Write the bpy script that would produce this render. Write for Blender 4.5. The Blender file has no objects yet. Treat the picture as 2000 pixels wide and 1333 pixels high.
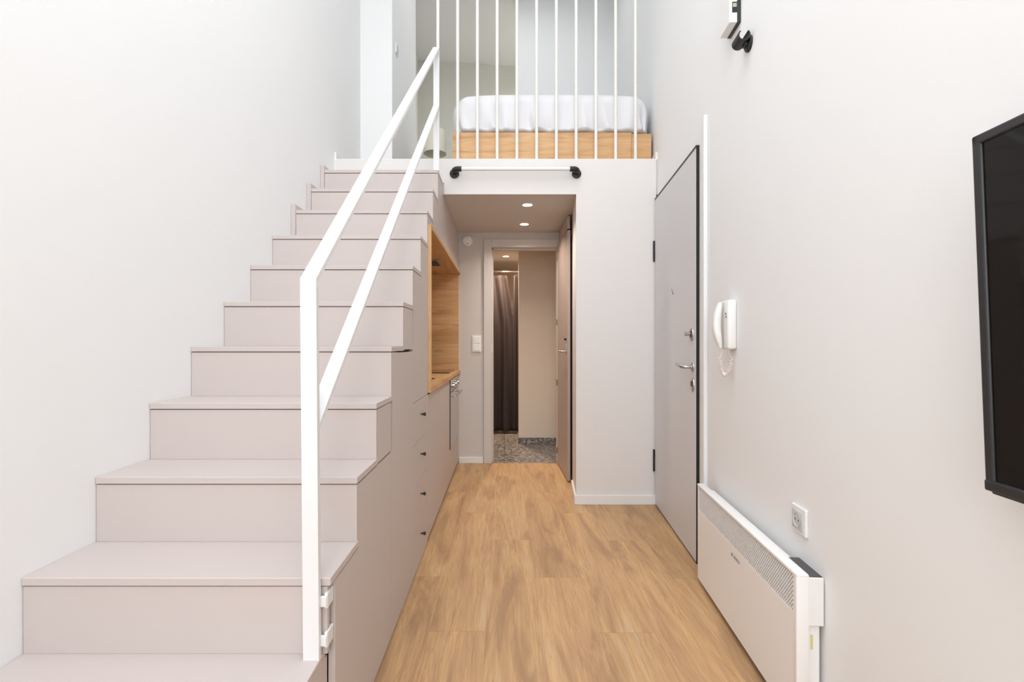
import bpy, bmesh, math, random
from mathutils import Vector, Matrix
PI = math.pi
S = bpy.context.scene
C = S.collection

# ------------------------------------------------------------------ camera, world, light, exposure
cam_d = bpy.data.cameras.new('camera')
cam_d.sensor_width = 36.0
cam_d.lens = 16.92
cam_d.shift_x = 0.0075
cam_d.shift_y = 0.00225
cam_d.clip_start = 0.02
cam = bpy.data.objects.new('camera', cam_d)
cam.location = (0, 0, 1.17)
cam.rotation_euler = (PI / 2, 0, 0)
C.objects.link(cam)
S.camera = cam

w = bpy.data.worlds.new('world'); S.world = w; w.use_nodes = True
bgn = w.node_tree.nodes['Background']
bgn.inputs[0].default_value = (0.93, 0.97, 1.0, 1)
bgn.inputs[1].default_value = 2.0

S.view_settings.view_transform = 'Standard'
S.view_settings.look = 'None'
S.view_settings.exposure = 0.10
S.view_settings.gamma = 1.0
S.view_settings.use_curve_mapping = False


def area(name, loc, rot, sx, sy, energy, color, parent=None, shape='RECTANGLE', spread=PI):
    d = bpy.data.lights.new(name, 'AREA')
    d.shape = shape; d.size = sx
    if shape in ('RECTANGLE', 'ELLIPSE'):
        d.size_y = sy
    d.energy = energy; d.color = color; d.spread = spread
    o = bpy.data.objects.new(name, d); C.objects.link(o)
    o.location = loc; o.rotation_euler = rot
    if parent:
        o.parent = parent
    return o


# daylight entering by the tall windows behind the camera
area('window_daylight', (-0.3, -2.42, 2.7), (PI / 2, 0, 0), 1.7, 3.9, 34, (0.93, 0.968, 1.0))
area('ceiling_fill', (-0.15, 0.0, 5.16), (0, 0, 0), 1.7, 4.2, 75, (0.93, 0.968, 1.0))  # added overhead fill that brightens the walls, no known skylight
area('loft_ceiling_fill', (0.0, 4.75, 5.16), (0, 0, 0), 1.4, 0.8, 6.5, (0.95, 0.98, 1.0))  # added fill to brighten the loft
area('loft_room_fill', (0.85, 6.3, 4.9), (0, 0, 0), 0.5, 0.5, 13, (1.0, 0.97, 0.86))  # added lamp without a fixture, lifts the dim back room

# ------------------------------------------------------------------ materials
def mat(name, color, rough=0.5, metal=0.0, spec=0.5, bump=0.0, bscale=200, emit=None, estr=0, coat=0.0, var=0.0):
    m = bpy.data.materials.new(name); m.use_nodes = True
    nt = m.node_tree; b = nt.nodes['Principled BSDF']
    b.inputs['Base Color'].default_value = (*color, 1)
    b.inputs['Roughness'].default_value = rough
    b.inputs['Metallic'].default_value = metal
    b.inputs['Specular IOR Level'].default_value = spec
    b.inputs['Coat Weight'].default_value = coat
    tc = nt.nodes.new('ShaderNodeTexCoord')
    if bump > 0 or var > 0:
        n = nt.nodes.new('ShaderNodeTexNoise'); n.inputs['Scale'].default_value = bscale
        n.inputs['Detail'].default_value = 4
        nt.links.new(tc.outputs['Object'], n.inputs['Vector'])
        if bump > 0:
            bp = nt.nodes.new('ShaderNodeBump'); bp.inputs['Strength'].default_value = bump
            bp.inputs['Distance'].default_value = 0.002
            nt.links.new(n.outputs['Fac'], bp.inputs['Height'])
            nt.links.new(bp.outputs['Normal'], b.inputs['Normal'])
        if var > 0:
            mx = nt.nodes.new('ShaderNodeMix'); mx.data_type = 'RGBA'
            mx.inputs[6].default_value = (*[c * (1 - var) for c in color], 1)
            mx.inputs[7].default_value = (*[min(1, c * (1 + var)) for c in color], 1)
            nt.links.new(n.outputs['Fac'], mx.inputs[0])
            nt.links.new(mx.outputs[2], b.inputs['Base Color'])
    if emit:
        b.inputs['Emission Color'].default_value = (*emit, 1)
        b.inputs['Emission Strength'].default_value = estr
    return m


def srgb(r, g, b):
    f = lambda c: (c / 255 / 12.92) if c <= 10 else ((c / 255 + 0.055) / 1.055) ** 2.4
    return (f(r), f(g), f(b))


def N(nt, t, **kw):
    n = nt.nodes.new(t)
    for k, v in kw.items():
        setattr(n, k, v)
    return n


def mth(nt, op, a, b=None, c=None):
    n = nt.nodes.new('ShaderNodeMath'); n.operation = op
    for i, v in enumerate((a, b, c)):
        if v is None: continue
        if isinstance(v, (int, float)):
            n.inputs[i].default_value = v
        else:
            nt.links.new(v, n.inputs[i])
    return n.outputs[0]


def ramp(nt, fac, stops):
    r = nt.nodes.new('ShaderNodeValToRGB')
    e = r.color_ramp.elements
    while len(e) < len(stops): e.new(0.5)
    for i, (p, col) in enumerate(stops):
        e[i].position = p; e[i].color = (*col, 1)
    nt.links.new(fac, r.inputs[0])
    return r.outputs[0]


def mixc(nt, fac, a, b, blend='MIX'):
    n = nt.nodes.new('ShaderNodeMix'); n.data_type = 'RGBA'; n.blend_type = blend
    for i, v in ((0, fac), (6, a), (7, b)):
        if isinstance(v, (int, float)): n.inputs[i].default_value = v
        elif isinstance(v, tuple): n.inputs[i].default_value = (*v, 1)
        else: nt.links.new(v, n.inputs[i])
    return n.outputs[2]


def comb(nt, x, y, z):
    n = nt.nodes.new('ShaderNodeCombineXYZ')
    for i, v in enumerate((x, y, z)):
        if isinstance(v, (int, float)): n.inputs[i].default_value = v
        else: nt.links.new(v, n.inputs[i])
    return n.outputs[0]


def noise(nt, vec, scale=1, detail=4, rough=0.55, dist=0.0):
    n = nt.nodes.new('ShaderNodeTexNoise')
    n.inputs['Scale'].default_value = scale; n.inputs['Detail'].default_value = detail
    n.inputs['Roughness'].default_value = rough; n.inputs['Distortion'].default_value = dist
    nt.links.new(vec, n.inputs['Vector'])
    return n.outputs['Fac']


def floor_mat():
    m = bpy.data.materials.new('oak_plank_floor'); m.use_nodes = True
    nt = m.node_tree; b = nt.nodes['Principled BSDF']
    tc = nt.nodes.new('ShaderNodeTexCoord'); sp = nt.nodes.new('ShaderNodeSeparateXYZ')
    nt.links.new(tc.outputs['Object'], sp.inputs[0])
    x, y = sp.outputs[0], sp.outputs[1]
    WD, LN = 0.228, 1.37
    u = mth(nt, 'DIVIDE', mth(nt, 'ADD', x, 0.076), WD)
    idx = mth(nt, 'FLOOR', u)
    fu = mth(nt, 'SUBTRACT', u, idx)
    v = mth(nt, 'DIVIDE', mth(nt, 'ADD', mth(nt, 'SUBTRACT', y, 2.864), mth(nt, 'MULTIPLY', idx, 0.46)), LN)
    k = mth(nt, 'FLOOR', v)
    fv = mth(nt, 'SUBTRACT', v, k)
    wn = nt.nodes.new('ShaderNodeTexWhiteNoise'); wn.noise_dimensions = '3D'
    nt.links.new(comb(nt, idx, k, 3.7), wn.inputs['Vector'])
    rnd = wn.outputs['Value']
    off = mth(nt, 'MULTIPLY', rnd, 37.0)
    # broad figure
    broad = noise(nt, comb(nt, mth(nt, 'MULTIPLY', x, 8.0), mth(nt, 'MULTIPLY', y, 0.55), off), 1.0, 3, 0.5, 1.0)
    ring = mth(nt, 'FRACT', mth(nt, 'MULTIPLY', broad, 7.0))
    ring = mth(nt, 'ABSOLUTE', mth(nt, 'SUBTRACT', ring, 0.5))
    blotch = noise(nt, comb(nt, mth(nt, 'MULTIPLY', x, 7.0), mth(nt, 'MULTIPLY', y, 1.0), off), 1.0, 4, 0.6, 1.3)
    fine = noise(nt, comb(nt, mth(nt, 'MULTIPLY', x, 170.0), mth(nt, 'MULTIPLY', y, 6.0), off), 1.0, 5, 0.65, 0.3)
    mid = noise(nt, comb(nt, mth(nt, 'MULTIPLY', x, 48.0), mth(nt, 'MULTIPLY', y, 1.6), off), 1.0, 5, 0.7, 0.4)
    col = ramp(nt, blotch, [(0.34, srgb(166, 134, 102)), (0.45, srgb(196, 158, 118)), (0.56, srgb(212, 173, 126)), (0.72, srgb(210, 184, 148))])
    col = mixc(nt, mth(nt, 'MULTIPLY', mth(nt, 'SUBTRACT', 0.5, ring), 0.35), col, srgb(158, 116, 78))
    mm_ = nt.nodes.new('ShaderNodeMapRange'); mm_.inputs[1].default_value = 0.42; mm_.inputs[2].default_value = 0.68
    mm_.inputs[3].default_value = 0.0; mm_.inputs[4].default_value = 0.38
    nt.links.new(mid, mm_.inputs[0])
    col = mixc(nt, mm_.outputs[0], col, srgb(174, 136, 98))
    fm = nt.nodes.new('ShaderNodeMapRange'); fm.inputs[1].default_value = 0.35; fm.inputs[2].default_value = 0.7
    fm.inputs[3].default_value = 0.0; fm.inputs[4].default_value = 0.5
    nt.links.new(fine, fm.inputs[0])
    col = mixc(nt, fm.outputs[0], col, srgb(160, 122, 86))
    crk = noise(nt, comb(nt, mth(nt, 'MULTIPLY', x, 22.0), mth(nt, 'MULTIPLY', y, 1.1), off), 1.0, 4, 0.6, 1.5)
    cl_ = nt.nodes.new('ShaderNodeMapRange'); cl_.inputs[1].default_value = 0.0; cl_.inputs[2].default_value = 0.02
    cl_.inputs[3].default_value = 0.5; cl_.inputs[4].default_value = 0.0
    nt.links.new(mth(nt, 'ABSOLUTE', mth(nt, 'SUBTRACT', crk, 0.58)), cl_.inputs[0])
    col = mixc(nt, cl_.outputs[0], col, srgb(158, 116, 78))
    # knots: small dark elliptical eyes
    vo = nt.nodes.new('ShaderNodeTexVoronoi'); vo.inputs['Scale'].default_value = 1.0
    nt.links.new(comb(nt, mth(nt, 'MULTIPLY', x, 5.2), mth(nt, 'MULTIPLY', y, 1.3), off), vo.inputs['Vector'])
    kn = nt.nodes.new('ShaderNodeMapRange'); kn.inputs[1].default_value = 0.02; kn.inputs[2].default_value = 0.16
    kn.inputs[3].default_value = 0.5; kn.inputs[4].default_value = 0.0
    nt.links.new(vo.outputs['Distance'], kn.inputs[0])
    col = mixc(nt, mth(nt, 'MULTIPLY', kn.outputs[0], mth(nt, 'GREATER_THAN', blotch, 0.4)), col, srgb(150, 106, 70))
    # plank to plank tone
    tone = mth(nt, 'ADD', 1.0, mth(nt, 'MULTIPLY', rnd, 0.12))
    col = mixc(nt, 1.0, col, comb(nt, tone, tone, tone), 'MULTIPLY')
    # joints
    ju = mth(nt, 'LESS_THAN', mth(nt, 'MINIMUM', fu, mth(nt, 'SUBTRACT', 1.0, fu)), 0.0035)
    jv = mth(nt, 'LESS_THAN', mth(nt, 'MINIMUM', fv, mth(nt, 'SUBTRACT', 1.0, fv)), 0.0007)
    j = mth(nt, 'MULTIPLY', mth(nt, 'MAXIMUM', ju, jv), 0.35)
    col = mixc(nt, j, col, srgb(120, 84, 54))
    nt.links.new(col, b.inputs['Base Color'])
    b.inputs['Roughness'].default_value = 0.5
    b.inputs['Specular IOR Level'].default_value = 0.35
    bp = nt.nodes.new('ShaderNodeBump'); bp.inputs['Strength'].default_value = 0.12; bp.inputs['Distance'].default_value = 0.001
    nt.links.new(fine, bp.inputs['Height']); nt.links.new(bp.outputs['Normal'], b.inputs['Normal'])
    return m


def oak_mat(name, axis, c0, c1, c2):
    """oak veneer; axis = grain direction 0/1/2"""
    m = bpy.data.materials.new(name); m.use_nodes = True
    nt = m.node_tree; b = nt.nodes['Principled BSDF']
    tc = nt.nodes.new('ShaderNodeTexCoord'); sp = nt.nodes.new('ShaderNodeSeparateXYZ')
    nt.links.new(tc.outputs['Object'], sp.inputs[0])
    def sc(lo, hi):
        return comb(nt, *[mth(nt, 'MULTIPLY', sp.outputs[i], lo if i == axis else hi) for i in range(3)])
    a = noise(nt, sc(1.6, 14), 1, 4, 0.6, 1.2)
    f = noise(nt, sc(6, 150), 1, 5, 0.65, 0.2)
    col = ramp(nt, a, [(0.3, c0), (0.5, c1), (0.7, c2)])
    fm = nt.nodes.new('ShaderNodeMapRange'); fm.inputs[1].default_value = 0.4; fm.inputs[2].default_value = 0.7
    fm.inputs[3].default_value = 0.0; fm.inputs[4].default_value = 0.45
    nt.links.new(f, fm.inputs[0])
    col = mixc(nt, fm.outputs[0], col, c0)
    nt.links.new(col, b.inputs['Base Color'])
    b.inputs['Roughness'].default_value = 0.5
    return m


def terrazzo_mat():
    m = bpy.data.materials.new('grey_terrazzo'); m.use_nodes = True
    nt = m.node_tree; b = nt.nodes['Principled BSDF']
    tc = nt.nodes.new('ShaderNodeTexCoord')
    v = nt.nodes.new('ShaderNodeTexVoronoi'); v.inputs['Scale'].default_value = 55
    nt.links.new(tc.outputs['Object'], v.inputs['Vector'])
    sp = nt.nodes.new('ShaderNodeSeparateColor'); nt.links.new(v.outputs['Color'], sp.inputs[0])
    col = ramp(nt, sp.outputs[0], [(0.1, srgb(92, 88, 86)), (0.45, srgb(128, 122, 118)), (0.75, srgb(150, 145, 140)), (0.95, srgb(178, 172, 166))])
    br = nt.nodes.new('ShaderNodeTexBrick'); br.offset = 0
    br.inputs['Scale'].default_value = 1; br.inputs['Brick Width'].default_value = 0.6; br.inputs['Row Height'].default_value = 0.6
    br.inputs['Mortar Size'].default_value = 0.003
    br.inputs['Color1'].default_value = (1, 1, 1, 1); br.inputs['Color2'].default_value = (1, 1, 1, 1); br.inputs['Mortar'].default_value = (0.45, 0.44, 0.43, 1)
    nt.links.new(tc.outputs['Object'], br.inputs['Vector'])
    nt.links.new(mixc(nt, 1.0, col, br.outputs['Color'], 'MULTIPLY'), b.inputs['Base Color'])
    b.inputs['Roughness'].default_value = 0.35
    return m


M = dict(
    wall=mat('white_wall_paint', srgb(246, 246, 246), 0.85, bump=0.05, bscale=90),
    ceil=mat('white_ceiling_paint', srgb(246, 246, 245), 0.9, bump=0.05, bscale=90),
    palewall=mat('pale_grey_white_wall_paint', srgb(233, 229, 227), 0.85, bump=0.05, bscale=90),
    loftwall=mat('grey_green_dim_wall', srgb(214, 213, 205), 0.9, bump=0.05, bscale=90),  # tone mostly carries the dim light of the back room
    trim=mat('white_trim', srgb(240, 238, 236), 0.5, bump=0.02),
    taupe=mat('taupe_laminate', srgb(207, 196, 192), 0.5, spec=0.35, bump=0.03, bscale=900),
    taupe2=mat('taupe_cabinet_front', srgb(209, 198, 193), 0.5, spec=0.35, bump=0.03, bscale=900),
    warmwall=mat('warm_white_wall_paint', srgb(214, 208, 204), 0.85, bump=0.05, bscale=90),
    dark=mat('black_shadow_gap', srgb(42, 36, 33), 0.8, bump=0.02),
    floor=floor_mat(),
    oakx=oak_mat('oak_veneer_horizontal', 0, srgb(186, 140, 92), srgb(216, 172, 122), srgb(226, 186, 138)),
    oaky=oak_mat('oak_veneer_deep', 1, srgb(186, 140, 92), srgb(216, 172, 122), srgb(226, 186, 138)),
    oakz=oak_mat('oak_veneer_upright', 2, srgb(196, 150, 100), srgb(222, 180, 130), srgb(230, 192, 146)),
    terrazzo=terrazzo_mat(),
    steelw=mat('white_powder_coated_steel', srgb(240, 240, 241), 0.4, bump=0.02, bscale=600),
    black=mat('black_metal', srgb(28, 27, 27), 0.45, bump=0.02),
    steel=mat('brushed_steel', srgb(190, 188, 184), 0.28, metal=1.0, bump=0.03, bscale=400),
    white=mat('white_plastic', srgb(244, 243, 241), 0.35, bump=0.01),
    whitegrey=mat('light_grey_plastic', srgb(208, 208, 208), 0.45, bump=0.01),
    cord=mat('pinkish_white_cord', srgb(238, 224, 218), 0.5, bump=0.01),
    doorw=mat('pale_grey_door_panel', srgb(222, 221, 223), 0.45, bump=0.03, bscale=400),
    heater=mat('white_enamelled_steel', srgb(249, 247, 246), 0.35, bump=0.02, bscale=400),
    darkgrey=mat('dark_grey_plastic', srgb(78, 78, 80), 0.5, bump=0.05),
    hole=mat('heater_hole_shade', srgb(28, 27, 27), 0.8, bump=0.02),
    tvframe=mat('black_tv_plastic', srgb(46, 46, 48), 0.35, bump=0.02),
    screen=mat('glossy_tv_screen', srgb(20, 18, 17), 0.06, spec=0.28, bump=0.0),
    sheet=mat('white_cotton_sheet', srgb(232, 232, 235), 0.9, bump=0.15, bscale=300),
    bar=mat('off_white_powder_coated_bar', srgb(238, 234, 228), 0.45, bump=0.02, bscale=600),
    shade=mat('cream_lamp_shade', srgb(228, 224, 206), 0.8, bump=0.1, bscale=400),
    curtain=mat('dark_grey_curtain_fabric', srgb(66, 59, 60), 0.95, spec=0.1, bump=0.1, bscale=500),
    chrome=mat('chrome', srgb(225, 222, 218), 0.12, metal=1.0, bump=0.0),
    bathwall=mat('beige_bathroom_paint', srgb(236, 222, 206), 0.7, bump=0.03),
    glass=mat('dark_oven_glass', srgb(120, 120, 118), 0.08, spec=0.8, coat=0.5),
    hob=mat('black_glass_hob', srgb(18, 17, 17), 0.08, bump=0.0),
    leaf=mat('taupe_bathroom_door', srgb(190, 172, 162), 0.5, bump=0.03, bscale=500),
    lens=mat('lit_downlight_lens', (1, 0.9, 0.78), 0.5, emit=(1, 0.86, 0.70), estr=9),
    logo=mat('dark_grey_print', srgb(96, 92, 90), 0.5),
    label_y=mat('yellow_sticker', srgb(226, 214, 150), 0.6),
    pale=mat('pale_sensor_lens', srgb(176, 178, 150), 0.3),
)

# ------------------------------------------------------------------ mesh helpers
MW = {}


def nb():
    return bmesh.new()


def add_box(bm, x0, x1, y0, y1, z0, z1, bev=0.0, seg=2, mtx=None):
    t = bmesh.new()
    bmesh.ops.create_cube(t, size=1)
    for v in t.verts:
        v.co = Vector(((x0 + x1) / 2 + v.co.x * (x1 - x0), (y0 + y1) / 2 + v.co.y * (y1 - y0), (z0 + z1) / 2 + v.co.z * (z1 - z0)))
    if bev > 0:
        bmesh.ops.bevel(t, geom=t.edges[:], offset=bev, segments=seg, profile=0.5, affect='EDGES')
    if mtx is not None:
        t.transform(mtx)
    merge(bm, t)


def merge(bm, t):
    me = bpy.data.meshes.new('tmp'); t.to_mesh(me); t.free()
    bm.from_mesh(me); bpy.data.meshes.remove(me)


def add_cyl(bm, p0, p1, r, seg=24, r2=None, caps=True):
    p0 = Vector(p0); p1 = Vector(p1); d = p1 - p0
    t = bmesh.new()
    bmesh.ops.create_cone(t, cap_ends=caps, segments=seg, radius1=r, radius2=r if r2 is None else r2, depth=d.length)
    q = d.to_track_quat('Z', 'Y').to_matrix().to_4x4()
    t.transform(Matrix.Translation((p0 + p1) / 2) @ q)
    merge(bm, t)


def add_prism(bm, pts, axis, a, b):
    """extrude a polygon; pts are the two coordinates other than axis"""
    def mk(p, s):
        if axis == 0: return (s, p[0], p[1])
        if axis == 1: return (p[0], s, p[1])
        return (p[0], p[1], s)
    v0 = [bm.verts.new(mk(p, a)) for p in pts]
    v1 = [bm.verts.new(mk(p, b)) for p in pts]
    bm.faces.new(v0); bm.faces.new(v1[::-1])
    n = len(pts)
    for i in range(n):
        bm.faces.new((v0[i], v0[(i + 1) % n], v1[(i + 1) % n], v1[i]))
    bmesh.ops.recalc_face_normals(bm, faces=bm.faces[:])


def add_tube(bm, pts, r, seg=10, caps=True):
    pts = [Vector(p) for p in pts]
    rings = []
    up = Vector((0, 0, 1))
    for i, p in enumerate(pts):
        d = (pts[min(i + 1, len(pts) - 1)] - pts[max(i - 1, 0)]).normalized()
        ref = up if abs(d.dot(up)) < 0.95 else Vector((1, 0, 0))
        if i == 0:
            a = d.cross(ref).normalized()
        else:
            a = (pa - d * pa.dot(d)).normalized()
        pa = a
        bb = d.cross(a)
        rings.append([bm.verts.new(p + (a * math.cos(2 * PI * k / seg) + bb * math.sin(2 * PI * k / seg)) * r) for k in range(seg)])
    for i in range(len(rings) - 1):
        for k in range(seg):
            bm.faces.new((rings[i][k], rings[i][(k + 1) % seg], rings[i + 1][(k + 1) % seg], rings[i + 1][k]))
    if caps:
        bm.faces.new(rings[0][::-1]); bm.faces.new(rings[-1])
    bmesh.ops.recalc_face_normals(bm, faces=bm.faces[:])


def add_lathe(bm, prof, seg=32, mtx=None):
    t = bmesh.new(); rings = []
    for (r, z) in prof:
        if r < 1e-6:
            rings.append([t.verts.new((0, 0, z))])
        else:
            rings.append([t.verts.new((r * math.cos(2 * PI * k / seg), r * math.sin(2 * PI * k / seg), z)) for k in range(seg)])
    for i in range(len(rings) - 1):
        A, B = rings[i], rings[i + 1]
        for k in range(seg):
            a0, a1 = A[k % len(A)], A[(k + 1) % len(A)]
            b0, b1 = B[k % len(B)], B[(k + 1) % len(B)]
            vs = []
            for v in (a0, a1, b1, b0):
                if v not in vs: vs.append(v)
            if len(vs) > 2: t.faces.new(vs)
    bmesh.ops.recalc_face_normals(t, faces=t.faces[:])
    if mtx is not None: t.transform(mtx)
    merge(bm, t)


def obj(name, bm, m, parent=None, local=False, smooth=False):
    me = bpy.data.meshes.new(name)
    if parent is not None and not local:
        bm.transform(MW[parent.name].inverted())
    bm.to_mesh(me); bm.free()
    o = bpy.data.objects.new(name, me); C.objects.link(o)
    for mm in (m if isinstance(m, (list, tuple)) else [m]):
        me.materials.append(mm)
    if smooth:
        for p in me.polygons: p.use_smooth = True
        md = None
        try:
            me.set_sharp_from_angle(angle=math.radians(40))
        except Exception:
            pass
    if parent is not None:
        o.parent = parent; MW[o.name] = MW[parent.name]
    else:
        MW[o.name] = Matrix.Identity(4)
    return o


def tag(o, label=None, cat=None, group=None, kind=None):
    if label: o['label'] = label
    if cat: o['category'] = cat
    if group: o['group'] = group
    if kind: o['kind'] = kind
    return o


def thing(name, label, cat, loc=(0, 0, 0), rotz=0.0, group=None, kind=None):
    o = bpy.data.objects.new(name, None); C.objects.link(o)
    o.empty_display_size = 0.1
    o.location = loc; o.rotation_euler = (0, 0, rotz)
    MW[o.name] = Matrix.Translation(Vector(loc)) @ Matrix.Rotation(rotz, 4, 'Z')
    return tag(o, label, cat, group, kind)


def bx(name, m, parent, x0, x1, y0, y1, z0, z1, bev=0.0, local=False, smooth=False):
    bm = nb(); add_box(bm, x0, x1, y0, y1, z0, z1, bev)
    return obj(name, bm, m, parent, local, smooth)


def struct(name, bm, m, label, cat):
    o = obj(name, bm, m); return tag(o, label, cat, kind='structure')


def sbox(name, m, label, cat, x0, x1, y0, y1, z0, z1, bev=0.0):
    bm = nb(); add_box(bm, x0, x1, y0, y1, z0, z1, bev)
    return struct(name, bm, m, label, cat)


# ------------------------------------------------------------------ key dimensions
XL = -1.238          # left wall
XF = -0.447          # cabinet fronts
SL = 0.0819          # slant of right wall
W = lambda y: 1.115 + SL * (y - 3.503)
Y0, GO = 1.2327, 0.2222
Z0, RI = 0.568, 0.1965
YK = lambda k: Y0 + GO * k
ZK = lambda k: Z0 + RI * k
YL = 3.503           # loft front
ZL = 2.504           # loft floor
ZC = 2.254           # hallway ceiling
YE = 4.70            # end wall
CEIL = 5.22
YB = -2.6            # wall behind camera
RW = math.atan2(SL, -1)   # rotation of wall-local frame: +x out of the wall, +y towards camera


def wallthing(name, label, cat, y, z, kind=None):
    return thing(name, label, cat, (W(y), y, z), RW, kind=kind)


# ------------------------------------------------------------------ shell
bm = nb(); add_prism(bm, [(XL, YB), (W(YB), YB), (W(YE), YE), (XL, YE)], 2, -0.05, 0.0)
struct('floor', bm, M['floor'], 'warm oak plank floor running down the corridor', 'floor')
bm = nb(); add_prism(bm, [(-0.75, YE), (1.35, YE), (1.35, 7.3), (-0.75, 7.3)], 2, -0.05, 0.0)
struct('floor_bathroom', bm, M['terrazzo'], 'grey terrazzo tiled floor beyond the bathroom door', 'floor')
sbox('wall_left', M['wall'], 'tall plain white wall along the staircase', 'wall', XL - 0.12, XL, YB, 7.3, 0, CEIL)
bm = nb(); add_prism(bm, [(W(YB), YB), (W(YB) + 0.12, YB), (W(7.4) + 0.12, 7.4), (W(7.4), 7.4)], 2, 0, CEIL)
struct('wall_right', bm, M['wall'], 'tall plain white wall with the entrance door', 'wall')
bm = nb(); add_prism(bm, [(XL - 0.12, YB - 0.1), (1.7, YB - 0.1), (1.7, 7.4), (XL - 0.12, 7.4)], 2, CEIL, CEIL + 0.1)
struct('ceiling', bm, M['ceil'], 'high white ceiling over room and loft', 'ceiling')
# wall behind the camera with a tall window opening
bm = nb()
add_box(bm, XL, -1.17, YB - 0.12, YB, 0, CEIL)
add_box(bm, 0.57, W(YB) + 0.05, YB - 0.12, YB, 0, CEIL)
add_box(bm, -1.17, 0.57, YB - 0.12, YB, 0, 0.7)
add_box(bm, -1.17, 0.57, YB - 0.12, YB, 4.7, CEIL)
struct('wall_back', bm, M['wall'], 'white wall behind the viewer around a tall window', 'wall')
bm = nb()
for (a, b_) in ((-1.17, -1.12), (-0.33, -0.27), (0.52, 0.57)):
    add_box(bm, a, b_, YB - 0.09, YB - 0.03, 0.7, 4.7, 0.004)
for z in (0.7, 2.65, 4.64):
    add_box(bm, -1.17, 0.57, YB - 0.09, YB - 0.03, z, z + 0.06, 0.004)
struct('window_1', bm, M['trim'], 'tall white framed window behind the viewer', 'window')

bm = nb()
for (a, b_, c_, d_) in ((-1.05, .75, -2.15, -2.10), (-1.05, .75, 2.10, 2.15), (-1.05, -1.0, -2.10, 2.10), (.70, .75, -2.10, 2.10)):
    add_box(bm, a, b_, c_, d_, CEIL - .08, CEIL, .004)
struct('ceiling_fill_frame', bm, M['trim'], 'white frame added round the ceiling fill light', 'window')  # unseen frame made up to go with the overhead fill
bm = nb()
for (a, b_, c_, d_) in ((-.75, .75, 4.30, 4.35), (-.75, .75, 5.15, 5.20), (-.75, -.70, 4.35, 5.15), (.70, .75, 4.35, 5.15)):
    add_box(bm, a, b_, c_, d_, CEIL - .08, CEIL, .004)
struct('loft_fill_frame', bm, M['trim'], 'small white frame added round the loft fill light', 'window')  # unseen frame made up to go with the loft fill

# loft slab: hallway ceiling, fascia, bathroom ceiling
bm = nb(); add_prism(bm, [(XL, YL), (W(YL), YL), (W(7.3), 7.3), (XL, 7.3)], 2, ZC, ZL)
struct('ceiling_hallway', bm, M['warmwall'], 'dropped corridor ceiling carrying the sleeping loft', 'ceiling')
# thin white edge cap of the loft floor
bm = nb(); add_box(bm, XL, W(YL) - 0.004, YL - 0.006, YL + 0.10, ZL, ZL + 0.008, 0.002)
struct('trim_1', bm, M['trim'], 'thin white edging along the loft floor', 'trim')
# white fascia board facing the room
bm = nb(); add_prism(bm, [(XL, ZK(9) + 0.001), (XF + 0.011, ZK(9) + 0.001), (XF + 0.011, ZC), (W(YL) - 0.012, ZC), (W(YL) - 0.012, ZL), (XL, ZL)], 1, YL - 0.006, YL)
struct('wall_fascia', bm, M['palewall'], 'white fascia of the loft edge above the corridor', 'wall')

# closet block right of the corridor (front face towards camera, side parallel to right wall)
bs = lambda y: 0.522 + SL * (y - YL)
bm = nb(); add_prism(bm, [(0.522, YL - 0.006), (W(YL) - 0.012, YL - 0.006), (W(YL) - 0.012, YL + 0.1), (bs(3.90) + 0.1, 3.90), (bs(3.90), 3.90)], 2, 0, ZC)
struct('wall_closet', bm, M['palewall'], 'white wall block between corridor and entrance door', 'wall')
bm = nb(); add_prism(bm, [(bs(3.90) + 0.03, 3.90), (bs(3.90) + 0.1, 3.90), (bs(YE) + 0.1, YE), (bs(YE) + 0.03, YE)], 2, 0, ZC)
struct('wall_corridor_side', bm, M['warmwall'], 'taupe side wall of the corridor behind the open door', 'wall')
# baseboards
bm = nb()
add_box(bm, 0.507, W(YL) - 0.014, YL - 0.021, YL - 0.006, 0, 0.068, 0.003)
struct('baseboard_closet', bm, M['trim'], 'low white baseboard on the front of the wall block', 'baseboard')
bm = nb(); add_prism(bm, [(0.507, YL - 0.021), (0.522, YL - 0.006), (bs(3.88), 3.88), (bs(3.88) - 0.014, 3.88)], 2, 0, 0.068)
struct('baseboard_corridor', bm, M['trim'], 'short white baseboard round the corner of the wall block', 'baseboard')
sbox('baseboard_end', M['trim'], 'low white baseboard left of the bathroom door', 'baseboard', XF + 0.004, -0.206, YE - 0.014, YE, 0, 0.06, 0.003)
sbox('baseboard_loft_left', M['trim'], 'small white baseboard on the left wall of the loft', 'baseboard', XL, XL + 0.014, YL, 4.14, ZL, ZL + 0.06, 0.002)
bm = nb(); add_prism(bm, [(W(YL) - 0.014, YL), (W(YL), YL), (W(5.6), 5.6), (W(5.6) - 0.014, 5.6)], 2, ZL, ZL + 0.06)
struct('baseboard_loft_right', bm, M['trim'], 'small white baseboard on the right wall of the loft', 'baseboard')

# end wall with bathroom door opening
DX0, DX1, DZ = -0.122, 0.515, 2.105
bm = nb()
add_box(bm, XL, DX0 - 0.02, YE, YE + 0.10, 0, ZC)
add_box(bm, DX1 + 0.02, W(YE), YE, YE + 0.10, 0, ZC)
add_box(bm, DX0 - 0.02, DX1 + 0.02, YE, YE + 0.10, DZ + 0.02, ZC)
struct('wall_end', bm, M['warmwall'], 'end wall of the corridor around the bathroom door', 'wall')

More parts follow.
